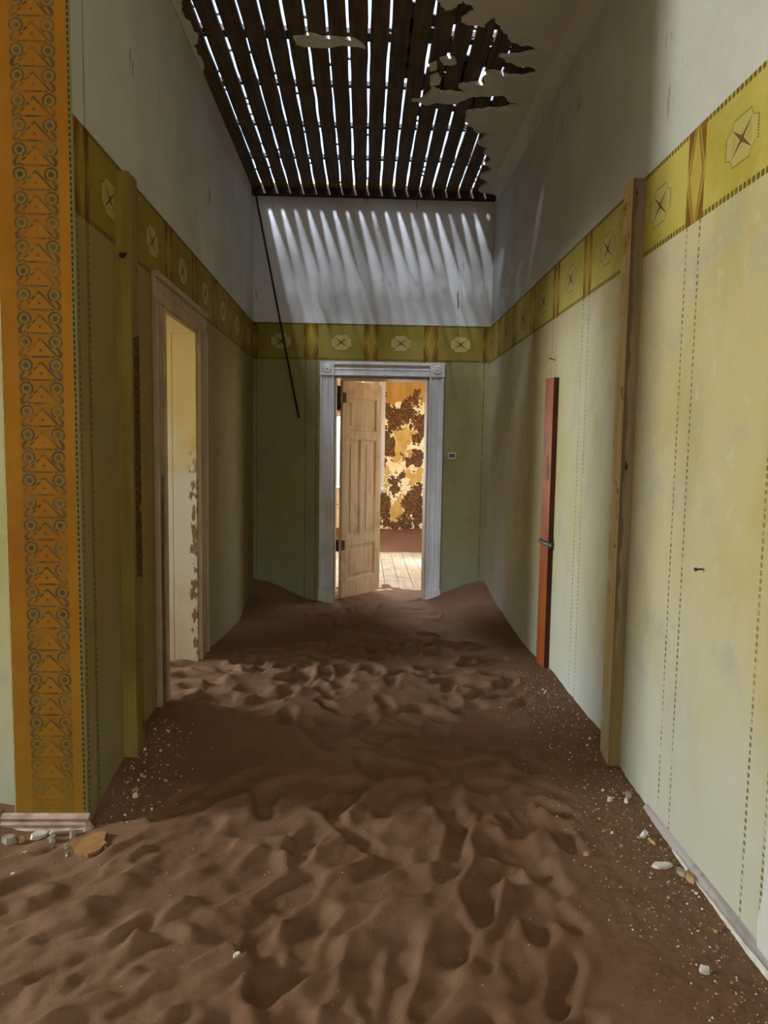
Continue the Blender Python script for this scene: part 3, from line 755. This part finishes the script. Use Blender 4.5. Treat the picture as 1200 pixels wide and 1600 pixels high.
# sand stays off the far side of the end wall except through the doorway
Zs = np.where(GY > YB + TW * .5, np.where((GX > DX0 - .05) & (GX < DX1 + .05), Zs, -1.72 + 0 * Zs), Zs)
spill = (GY > YB + TW * .5)
sp_f = sst((GX + .9) / .7) * sst((1.4 - GX) / .7)
Zs = np.where(spill, (zc + .012 * (vnoise(GX, GY, 41, 9, 9) - .5) * 2) * sp_f + (-1.66) * (1 - sp_f), Zs)
Zs = np.maximum(Zs, -1.72) + H
def sand_z(x, y):
    j = min(max(int(np.searchsorted(gx, x)) - 1, 0), len(gx) - 2); i = min(max(int(np.searchsorted(gy, y)) - 1, 0), len(gy) - 2)
    u = (x - gx[j]) / (gx[j + 1] - gx[j]); v = (y - gy[i]) / (gy[i + 1] - gy[i])
    return float((Zs[i, j] * (1 - u) + Zs[i, j + 1] * u) * (1 - v) + (Zs[i + 1, j] * (1 - u) + Zs[i + 1, j + 1] * u) * v)
def grid_mesh(name, X_, Y_, Z_g, mat, drop=None):
    ny, nx = X_.shape
    co = np.stack([X_, Y_, Z_g], -1).reshape(-1, 3).astype(np.float32)
    idx = np.arange(ny * nx).reshape(ny, nx)
    q = np.stack([idx[:-1, :-1], idx[:-1, 1:], idx[1:, 1:], idx[1:, :-1]], -1).reshape(-1, 4)
    if drop is not None: q = q[~drop[:-1, :-1].ravel()]
    me = bpy.data.meshes.new(name)
    me.vertices.add(len(co)); me.vertices.foreach_set('co', co.ravel())
    me.loops.add(q.size); me.loops.foreach_set('vertex_index', q.ravel().astype(np.int32))
    me.polygons.add(len(q)); me.polygons.foreach_set('loop_start', (np.arange(len(q)) * 4).astype(np.int32)); me.polygons.foreach_set('loop_total', np.full(len(q), 4, np.int32))
    me.polygons.foreach_set('use_smooth', np.ones(len(q), bool))
    me.update(); me.validate(); me.materials.append(MAT[mat])
    o = bpy.data.objects.new(name, me); COL.objects.link(o); return o
e_ = .02
inside = ((GX > XO + e_) & (GX < XL - e_) & (GY > 2.86) & (GY < YB) & ((GY < D0 - .03) | (GY > D1 + .01))) \
    | ((GX < XO - .0) & (GY > 2.86) & (GY < 2.96)) | ((GY > YB + e_) & (GY < YB + TW - e_) & ((GX < DX0 - .02) | (GX > DX1 + .02))) \
    | ((GX < XO) & (GY > YB)) | (GX < -5.39) | (GY < -2.68) | ((GY > YB + TW - e_) & (Zs < -.055))
sand = tag(grid_mesh('sand', GX, GY, Zs, 'sand', inside), 'brown drifted sand with foot prints filling the corridor floor', 'sand', kind='stuff')
# drift along the peeling wall of the far room
dx = np.linspace(-2.2, 2.2, 160); dy = np.linspace(10.6, YF + .001, 50); DXg, DYg = np.meshgrid(dx, dy)
dz = .34 * sst((DYg - 10.95 + .16 * (vnoise(DXg, DYg, 51, 2, 2) - .5)) / .65) - .03 + .03 * (vnoise(DXg, DYg, 52, 6, 6) - .5)
tag(grid_mesh('sand_drift', DXg, DYg, dz, 'sand'), 'ochre sand drift banked against the peeling wall of the far room', 'sand', kind='stuff')

# ------------------------------------------------------------------ skirting boards
b1 = tag(empty('baseboard_right', (XR, 2.2, .1)), 'chipped white skirting along the near right wall', 'baseboard', kind='structure')
bm = new_bm(); add_prism(bm, [(XR, .9, .02), (XR - .022, .9, .02), (XR - .022, .9, .095), (XR - .014, .9, .118), (XR, .9, .126)], (0, 1.95, 0))
obj('skirting_board', bm, 'base_white', b1)
bm = new_bm(); pp = jag([(1.0, .10), (1.6, .10), (2.0, .10), (2.3, .098), (2.55, .102)], .03, 4, r1)
add_prism(bm, [(XR - .0225, y, z) for y, z in pp] + [(XR - .0225, 2.55, .045), (XR - .0225, 1.0, .045)], (-.003, 0, 0))
obj('paint_layer', bm, 'chip_white', b1, tri=True)
b2 = tag(empty('baseboard_left', (-1.24, 2.73, .06)), 'worn pinkish skirting at the foot of the orange pilaster', 'baseboard', kind='structure')
bm = new_bm()
add_prism(bm, [(-1.412, 2.739, .0), (-1.412, 2.708, .0), (-1.412, 2.708, .085), (-1.412, 2.716, .092), (-1.412, 2.712, .108), (-1.412, 2.722, .116), (-1.412, 2.716, .130), (-1.412, 2.728, .140), (-1.412, 2.739, .143)], (.342, 0, 0))
obj('skirting_board', bm, 'base_paint', b2)
bm = new_bm()
add_prism(bm, [(-1.075, 2.700, .128), (-1.105, 2.690, .0), (-1.072, 2.680, -.02), (-1.056, 2.705, .1)], (.008, .012, 0))
tag(obj('loose_end', bm, 'base_paint', b2), 'broken splinter at the right end')

# ------------------------------------------------------------------ wooden posts
def notched(name, X0, xs, t, y0, y1, z0, z1, notches, mat, label):
    root = tag(empty(name, (X0, (y0 + y1) / 2, z0)), label, 'post')
    inner = t * .62
    bm = new_bm()
    add_box(bm, (min(X0, X0 + xs * inner), y0, z0), (max(X0, X0 + xs * inner), y1, z1))
    pts = [(y0, z0), (y1, z0)]
    for a, b, dep in sorted(notches):
        pts += [(y1, a), (y1 - dep, a + .004), (y1 - dep, b - .004), (y1, b)]
    pts += [(y1, z1), (y0, z1)]
    add_prism(bm, [(X0 + xs * inner, y, z) for y, z in pts], (xs * (t - inner), 0, 0))
    obj('shaft', bm, mat, root, tri=True)
    return root
pr = notched('wall_post', XR, -1, .056, 3.178, 3.295, .0, 1.20 + H, [(H + a, H + b, d) for a, b, d in
       ((1.06, 1.10, .045), (.89, .98, .055), (.72, .81, .055), (.55, .64, .055), (-.20, -.14, .035), (-.36, -.30, .05), (-.59, -.50, .055), (-1.28, -1.24, .03))],
       'post_right', 'cream wooden post with hinge notches on the right wall')
pl = notched('wall_post', XL, 1, .060, 3.170, 3.285, .0, 1.170 + H, [(H + a, H + b, d) for a, b, d in ((.96, 1.0, .03), (.6, .66, .035), (-.3, -.26, .03))],
       'post_left', 'olive painted wooden post on the left wall beside the doorway')
bm = new_bm(); add_tube(bm, (XL + .03, 3.178, .82 + H), (XL + .032, 3.150, .815 + H), .011, 10); add_tube(bm, (XL + .022, 3.165, .82 + H), (XL + .05, 3.155, .822 + H), .006, 8)
tag(obj('hook', bm, 'dark', pl), 'dark iron hook near the top')

# ------------------------------------------------------------------ red plank on the right wall
plank = tag(empty('plank', (XR - .02, 4.57, .15)), 'red-brown wooden plank upright against the right wall', 'plank')
bm = new_bm()
add_prism(bm, [(XR - .034, 4.468, .05), (XR - .034, 4.672, .05), (XR - .034, 4.672, .485 + H), (XR - .034, 4.60, .479 + H), (XR - .034, 4.468, .470 + H)], (.034, 0, 0))
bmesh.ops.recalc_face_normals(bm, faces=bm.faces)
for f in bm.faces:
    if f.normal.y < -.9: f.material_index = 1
obj('board', bm, ['red_wood', 'shaded_edge'], plank, bevel=.002)
bm = new_bm(); bz = -.58 + H
add_tube(bm, (XR - .010, 4.452, bz - .012), (XR - .050, 4.50, bz), .016, 12); add_tube(bm, (XR - .05, 4.50, bz), (XR - .075, 4.53, bz + .016), .013, 12)
add_box(bm, (XR - .040, 4.455, bz - .04), (XR - .032, 4.50, bz + .03))
tag(obj('latch', bm, 'metal', plank, bevel=.002), 'grey metal latch')
bm = new_bm(); q = jag([(4.50, H - .02), (4.54, H + .08), (4.60, H + .06), (4.58, H - .06), (4.53, H - .08), (4.50, H - .02)], .2, 2, r1)[:-1]
add_prism(bm, [(XR - .0342, y, z - .10) for y, z in q], (-.002, 0, 0))
tag(obj('gouge', bm, 'bare_wood', plank, tri=True), 'splintered gouge in the face')

# ------------------------------------------------------------------ hanging pipe, socket box, nails
bm = new_bm()
add_tube(bm, (-1.045, 6.885, 2.387 + H), (-.630, 6.90, .296 + H), .0095, 10)
add_tube(bm, (-1.045, 6.885, 2.387 + H), (-1.062, 6.94, 2.42 + H), .0095, 10)
tag(obj('hanging_pipe', bm, 'dark', smooth=True), 'thin dark pipe hanging from the ceiling corner before the end wall', 'pipe')
sb = tag(empty('socket_box', (.868, YB, -.045 + H)), 'small empty switch box in the end wall right of the door', 'switch box')
bm = new_bm()
for a_, b_, c_, d_ in ((.832, .904, -.075, -.066), (.832, .904, -.024, -.015), (.832, .840, -.075, -.015), (.896, .904, -.075, -.015)):
    add_box(bm, (a_, YB - .006, c_ + H), (b_, YB + .002, d_ + H))
obj('rim', bm, 'chip_white', sb)
box_obj('back_plate', [((.838, YB - .0025, -.068 + H), (.898, YB + .001, -.022 + H))], 'chip_dark', sb)
def nail(x, y, z, dx, dy, dz, label):
    bm = new_bm(); p = Vector((x, y, z)); q = p + Vector((dx, dy, dz))
    add_tube(bm, p, q, .003, 8); add_tube(bm, q, q + Vector((dx, dy, dz)) * .12, .007, 10)
    tag(obj('nail', bm, 'dark', smooth=False), label, 'nail')
nail(XR + .003, 2.485, -.408 + H, -.03, -.012, .0, 'dark nail in the pale right wall low between the dashed lines')
nail(XR + .003, 4.575, .590 + H, -.035, .008, .012, 'dark nail in the right wall above the red plank')

# ------------------------------------------------------------------ debris
def shard(r, sx, sy, sz, n=7):
    bm = new_bm(); ps = []
    for k in range(n):
        a = k * 2 * math.pi / n + r.uniform(-.25, .25); f = r.uniform(.75, 1.1)
        ps.append((math.cos(a) * sx * f, math.sin(a) * sy * f))
    A = [bm.verts.new((x, y, -sz)) for x, y in ps]; B = [bm.verts.new((x * r.uniform(.7, .95), y * r.uniform(.7, .95), sz * r.uniform(.7, 1.2))) for x, y in ps]
    for k in range(n): bm.faces.new([A[k], A[(k + 1) % n], B[(k + 1) % n], B[k]])
    bm.faces.new(A[::-1]); bm.faces.new(B)
    bmesh.ops.recalc_face_normals(bm, faces=bm.faces)
    me = bpy.data.meshes.new('chip'); bm.to_mesh(me); bm.free(); return me
rd = random.Random(3)
def place(name, me, mat, x, y, rz, label, cat, group=None, lift=.004, tilt=(0, 0)):
    me = me.copy() if me.materials else me
    me.materials.clear(); me.materials.append(MAT[mat])
    o = bpy.data.objects.new(name, me); COL.objects.link(o)
    o.location = (x, y, sand_z(x, y) + lift); o.rotation_euler = (tilt[0], tilt[1], rz)
    return tag(o, label, cat, group)
place('plaster_flake', shard(rd, .048, .017, .006, 8), 'chip_white', 1.112, 2.448, .1, 'long white plaster flake beside the right skirting', 'plaster', lift=.010, tilt=(.25, 0))
place('plaster_chip', shard(rd, .014, .012, .012), 'chip_white', 1.122, 2.640, .6, 'white chip with grey shadow on gravel by the right wall', 'plaster', lift=.012, tilt=(.4, .2))
place('wood_splinter', shard(rd, .006, .024, .006), 'chip_tan', 1.139, 2.600, .3, 'thin grey splinter just below the white chip by the right wall', 'splinter', lift=.006)
place('stone', shard(rd, .013, .024, .010), 'chip_grey', 1.165, 2.405, .3, 'upright grey pebble between white flake and right skirting', 'stone', lift=.010)
place('stone', shard(rd, .013, .026, .010), 'chip_tan', 1.182, 2.372, .2, 'longest tan pebble nearest the right skirting', 'stone', lift=.010)
place('plaster_chip', shard(rd, .012, .011, .010), 'chip_white', 1.075, 2.895, .4, 'bright white chip in front of the right post, left of a pair', 'plaster', lift=.007)
place('plaster_chip', shard(rd, .012, .010, .010), 'chip_white', 1.140, 2.880, 1.2, 'bright white chip in front of the right post, right of a pair', 'plaster', lift=.007)
place('stone', shard(rd, .018, .016, .014), 'chip_grey', 1.172, 2.935, 1.2, 'grey pebble against the wall before the right post', 'stone', lift=.008)
place('stone', shard(rd, .013, .008, .007), 'chip_tan', .845, 2.494, .1, 'lone tan pebble on the smooth sand left of the gravel', 'stone', lift=.005)
place('plaster_chip', shard(rd, .020, .014, .008), 'chip_white', 1.02, 1.93, .2, 'white chip in the lower right corner of the sand', 'plaster', lift=.006)
place('plaster_flake', shard(rd, .034, .020, .012, 8), 'chip_white', -1.243, 2.670, .5, 'largest white plaster flake before the pilaster skirting', 'plaster', lift=.016, tilt=(.5, .1))
place('plaster_chip', shard(rd, .016, .012, .010), 'chip_white', -1.188, 2.680, .8, 'smaller white chip right of the largest flake by the pilaster', 'plaster', lift=.016, tilt=(.5, .2))
place('stone', shard(rd, .018, .012, .012), 'chip_grey', -1.180, 2.645, .2, 'grey pebble below the small white chip by the pilaster', 'stone', lift=.008)
place('stone', shard(rd, .036, .020, .014), 'chip_grey', -1.345, 2.645, .1, 'grey rubble lump at the left foot of the pilaster', 'stone', lift=.008)
place('stone', shard(rd, .018, .013, .013), 'chip_grey', -1.115, 2.675, .4, 'rounded grey pebble beside the loose skirting splinter', 'stone', lift=.012)
place('stone', shard(rd, .014, .010, .010), 'chip_tan', -1.300, 2.655, .4, 'tan pebble between grey rubble and white flake by the pilaster', 'stone', lift=.008)
place('plaster_chip', shard(rd, .014, .012, .010), 'chip_white', -.945, 2.905, .4, 'white chip in the shadow right of the pilaster', 'plaster', lift=.008)
place('stone', shard(rd, .016, .014, .012), 'chip_dark', -1.44, 2.78, .4, 'dark stone on the drift left of the pilaster', 'stone', lift=.010)
place('plaster_chip', shard(rd, .014, .008, .006), 'chip_white', -.35, 1.95, .4, 'white speck on the rippled sand in the left foreground', 'plaster', lift=.006)
# ochre plaster flake on the sand at the pilaster
bm = new_bm(); q = jag([(-1.10, 2.62), (-1.03, 2.665), (-.97, 2.645), (-.965, 2.60), (-.945, 2.575), (-.96, 2.54), (-1.0, 2.525), (-1.06, 2.56), (-1.10, 2.62)], .10, 2, r1)[:-1]
zq = sand_z(-1.02, 2.59)
add_prism(bm, [(x, y, sand_z(x, y) - .004 + (x + 1.08) * .06) for x, y in q], (0, 0, .014))
tag(obj('plaster_slab', bm, 'ochre_chip', tri=True), 'flat ochre plaster slab on the sand beside the pilaster', 'plaster')
# smaller chips that nothing tells apart
base = [shard(rd, rd.uniform(.6, 1), rd.uniform(.5, .9), rd.uniform(.35, .7), 6) for _ in range(6)]
for b_, k_ in zip(base, ('chip_white', 'chip_tan', 'chip_grey', 'chip_white', 'chip_tan', 'chip_grey')): b_.materials.append(MAT[k_])
SETS = [(42, 'pebbles in the gravel along the right wall', 'small pale pebble in the gravel strip along the right wall', lambda: (XR - abs(rd.gauss(.10, .11)) - .02, rd.uniform(2.0, 4.1)), (.006, .0105)),
        (26, 'pebbles at the foot of the left post', 'small pale pebble in the shadow at the foot of the left post', lambda: (XL + .06 + abs(rd.gauss(.09, .07)), rd.uniform(2.78, 3.5)), (.006, .011)),
        (14, 'crumbs before the pilaster', 'small plaster crumb on the sand before the orange pilaster', lambda: (rd.uniform(-1.36, -.9), rd.uniform(2.35, 2.66)), (.006, .011))]
for n, grp, lab, fn, (s0, s1) in SETS:
    for _ in range(n):
        x, y = fn(); s = rd.uniform(s0, s1); me = rd.choice(base)
        o = bpy.data.objects.new('pebble', me); COL.objects.link(o)
        o.location = (x, y, sand_z(x, y) + s * .25); o.scale = (s, s, s); o.rotation_euler = (0, 0, rd.uniform(0, 6.28))
        hue = {'white_plaster_chip': 'white', 'tan_plaster_chip': 'tan', 'grey_stone_chip': 'grey'}[me.materials[0].name]
        tag(o, lab.replace('pale', hue).replace('plaster', hue + ' plaster', 1), 'pebble', hue + ' ' + grp)
# fine gravel
def gravel(name, n, fn, s0, s1, label):
    vv, ff, mi = [], [], []
    for _ in range(n):
        x, y = fn(); s = rd.uniform(s0, s1) ** 1.0; z = sand_z(x, y) + s * .2; a = rd.uniform(0, 6.28); b0 = len(vv); k = rd.choice((0, 1, 1, 2, 2, 2, 3, 3, 3, 3, 3, 3, 3, 3))
        c_, s_ = math.cos(a), math.sin(a); e = rd.uniform(.6, 1.4)
        for px_, py_, pz_ in ((1, 0, -.3), (0, 1, -.3), (-1, 0, -.3), (0, -1, -.3), (.2, .1, .7)):
            vv.append((x + (px_ * c_ * e - py_ * s_) * s, y + (px_ * s_ * e + py_ * c_) * s, z + pz_ * s))
        for t in ((0, 1, 4), (1, 2, 4), (2, 3, 4), (3, 0, 4)): ff.append(tuple(b0 + i for i in t)); mi.append(k)
    me = bpy.data.meshes.new(name); me.from_pydata(vv, [], ff)
    for k in ('chip_white', 'chip_tan', 'chip_grey', 'chip_dark'): me.materials.append(MAT[k])
    me.polygons.foreach_set('material_index', mi); me.update()
    o = bpy.data.objects.new(name, me); COL.objects.link(o)
    return tag(o, label, 'gravel', kind='stuff')
gravel('gravel', 2800, lambda: (XR - .015 - abs(rd.gauss(.13, .16)), rd.uniform(1.3, 4.4)), .0018, .0055, 'fine gravel scattered over the sand along the right wall')
gravel('gravel', 500, lambda: (XL + .03 + abs(rd.gauss(.10, .10)), rd.uniform(2.72, 3.55)), .002, .0055, 'fine gravel in the shadow along the left wall')
gravel('gravel', 700, lambda: (rd.uniform(-1.9, .6), rd.uniform(1.3, 2.9)), .0015, .0035, 'sparse grit over the foreground sand')
